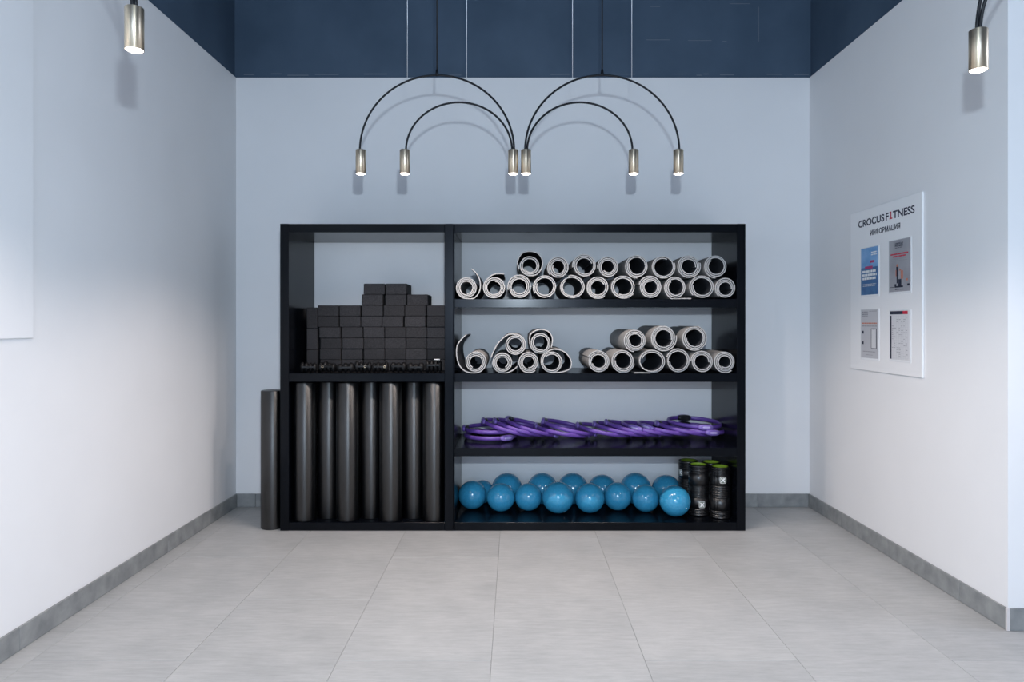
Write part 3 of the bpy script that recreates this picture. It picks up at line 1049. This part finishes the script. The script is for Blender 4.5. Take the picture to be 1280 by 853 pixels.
def poster(px0, px1, z0, z1, base, label):
    u0, u1 = uy(px0), uy(px1)
    pk = face_box(u0 - 0.008, u1 + 0.012, z0 - 0.012, z1 + 0.004, 0.0122, 0.0142).build('pocket', M['acrylic'], ib)
    p = face_box(u0, u1, z0, z1, 0.0143, 0.0152).build('poster', base, ib)
    p['label'] = label
    W, Hh = u1 - u0, z1 - z0
    def put(name, m_, rects, d=0.0153):
        mb = MB()
        for (a, b_, c, e) in rects:      # fractions: left, right, top, bottom (from the top)
            face_box(u0 + a * W, u0 + b_ * W, z1 - e * Hh, z1 - c * Hh, d - 0.0002, d + 0.0003, mb)
        o = mb.build(name, m_, p)
        if len(rects) > 1:
            o['kind'] = 'stuff'
        return o
    def words_(lines, seed):
        r = random.Random(seed)
        out = []
        for (a, b_, c, e) in lines:
            x = a
            while x < b_ - 0.02:
                l = min(r.uniform(0.07, 0.2), b_ - x)
                out.append((x, x + l, c, e))
                x += l + 0.02
        return out
    return put, words_
put, words_ = poster(1077, 1098, 1.488, 1.768, M['p_blue'], 'blue poster with white heading lines')
put('lower_field', M['p_deep'], [(0, 1, .42, 1)])
put('logo_print', M['white_print'], words_([(.62, .95, .10, .125), (.62, .95, .15, .175)], 1), 0.0157)
put('tag_print', M['magenta'], [(.25, .70, .395, .45), (.55, .8, .28, .33)], 0.0157)
put('heading_print', M['white_print'], words_([(.08, .92, .48, .53), (.06, .94, .555, .605), (.1, .92, .63, .68)], 2), 0.0157)
put('caption_print', M['p_pale'], words_([(.12, .9, .77, .785), (.12, .86, .805, .82)], 3), 0.0157)
put, words_ = poster(1112, 1138.3, 1.492, 1.777, M['p_grey'], 'grey poster with red heading and two exercising figures')
put('caption_print', M['ink'], words_([(.3, .68, .15, .158)], 4), 0.0157)
pp = [c for c in ib.children if c.name.startswith('poster')][-1]
w2 = uy(1138.3) - uy(1112)
for txt, zz in (('CROCUS', 1.777 - .088 * .285), ('FITNESS', 1.777 - .130 * .285)):
    text_mesh('logo_lettering', txt, 0.0130, M['ink'], pp, (-0.0156, y_far - uy(1112) - .30 * w2 - 3.98, zz - 1.034), RT, width=.38 * w2, offset=0.0003, extrude=0.0002)
put('heading_print', M['red'], words_([(.08, .92, .26, .285), (.2, .8, .305, .33)], 5), 0.0157)
put('caption_print', M['g_ink'], words_([(.1, .9, .365, .372), (.1, .9, .40, .407)], 6), 0.0157)
put('figure_print', M['ink'], [(.36, .46, .52, .70), (.38, .44, .70, .84), (.46, .60, .76, .90), (.30, .68, .89, .92), (.05, .3, .905, .915), (.88, .98, .86, .90), (.28, .36, .85, .9)], 0.0157)
put('skin_print', M['skin'], [(.37, .44, .47, .52), (.58, .68, .60, .76), (.33, .37, .58, .70), (.50, .58, .57, .60), (.82, .9, .76, .80)], 0.0158)
put('footer_print', M['ink'], words_([(.3, .72, .95, .962)], 7), 0.0157)
put, words_ = poster(1077, 1098, 1.112, 1.400, M['p_pale'], 'pale poster with a phone picture')
put('logo_print', M['g_ink'], words_([(.06, .42, .04, .07), (.06, .42, .085, .115), (.06, .42, .13, .145), (.5, .95, .03, .042)], 8), 0.0157)
put('heading_print', M['skin'], words_([(.06, .95, .27, .295)], 9), 0.0157)
put('subheading_print', M['g_ink'], words_([(.06, .95, .33, .35), (.12, .85, .86, .875), (.3, .7, .93, .94)], 10), 0.0157)
put('phone_outline', M['ink'], [(.61, .93, .39, .80)], 0.0157)
put('phone_screen', M['p_white'], [(.64, .90, .40, .79)], 0.0161)
put('icon_print', M['ink'], [(.08, .17, .44, .50), (.08, .17, .66, .72), (.70, .84, .395, .41)], 0.0165)
put, words_ = poster(1113, 1137.5, 1.118, 1.388, M['p_white'], 'timetable sheet with black heading bar and red corner')
put('heading_bar', M['ink'], [(.02, .68, .01, .075), (.02, .09, .10, .99)], 0.0157)
put('red_corner', M['red'], [(.68, .92, .01, .075)], 0.0157)
r = random.Random(11)
grid = [(.10, .93, .12 + .044 * i, .122 + .044 * i) for i in range(20)] + [(.10 + .119 * i, .104 + .119 * i, .1, .99) for i in range(8)]
put('timetable_lines', M['p_pale'], grid, 0.0155)
cells = []
for i in range(19):
    for j in range(7):
        if r.random() < .42:
            cells.append((.12 + .119 * j, .12 + .119 * j + r.uniform(.05, .09), .133 + .044 * i, .143 + .044 * i))
put('timetable_print', M['g_ink'], cells, 0.0157)

# ------------------------------------------------------------------ blank white panel on the left wall
wp = thing('wall_panel', 'blank white panel fixed to the left wall, cut by the frame edge', 'panel', (XL, 2.3, 1.258))
MB().box(0.001, 0.014, 1.75 - 2.3, 2.873 - 2.3, 0, 1.65, b=0.0015).build('panel_sheet', M['panel'], wp)
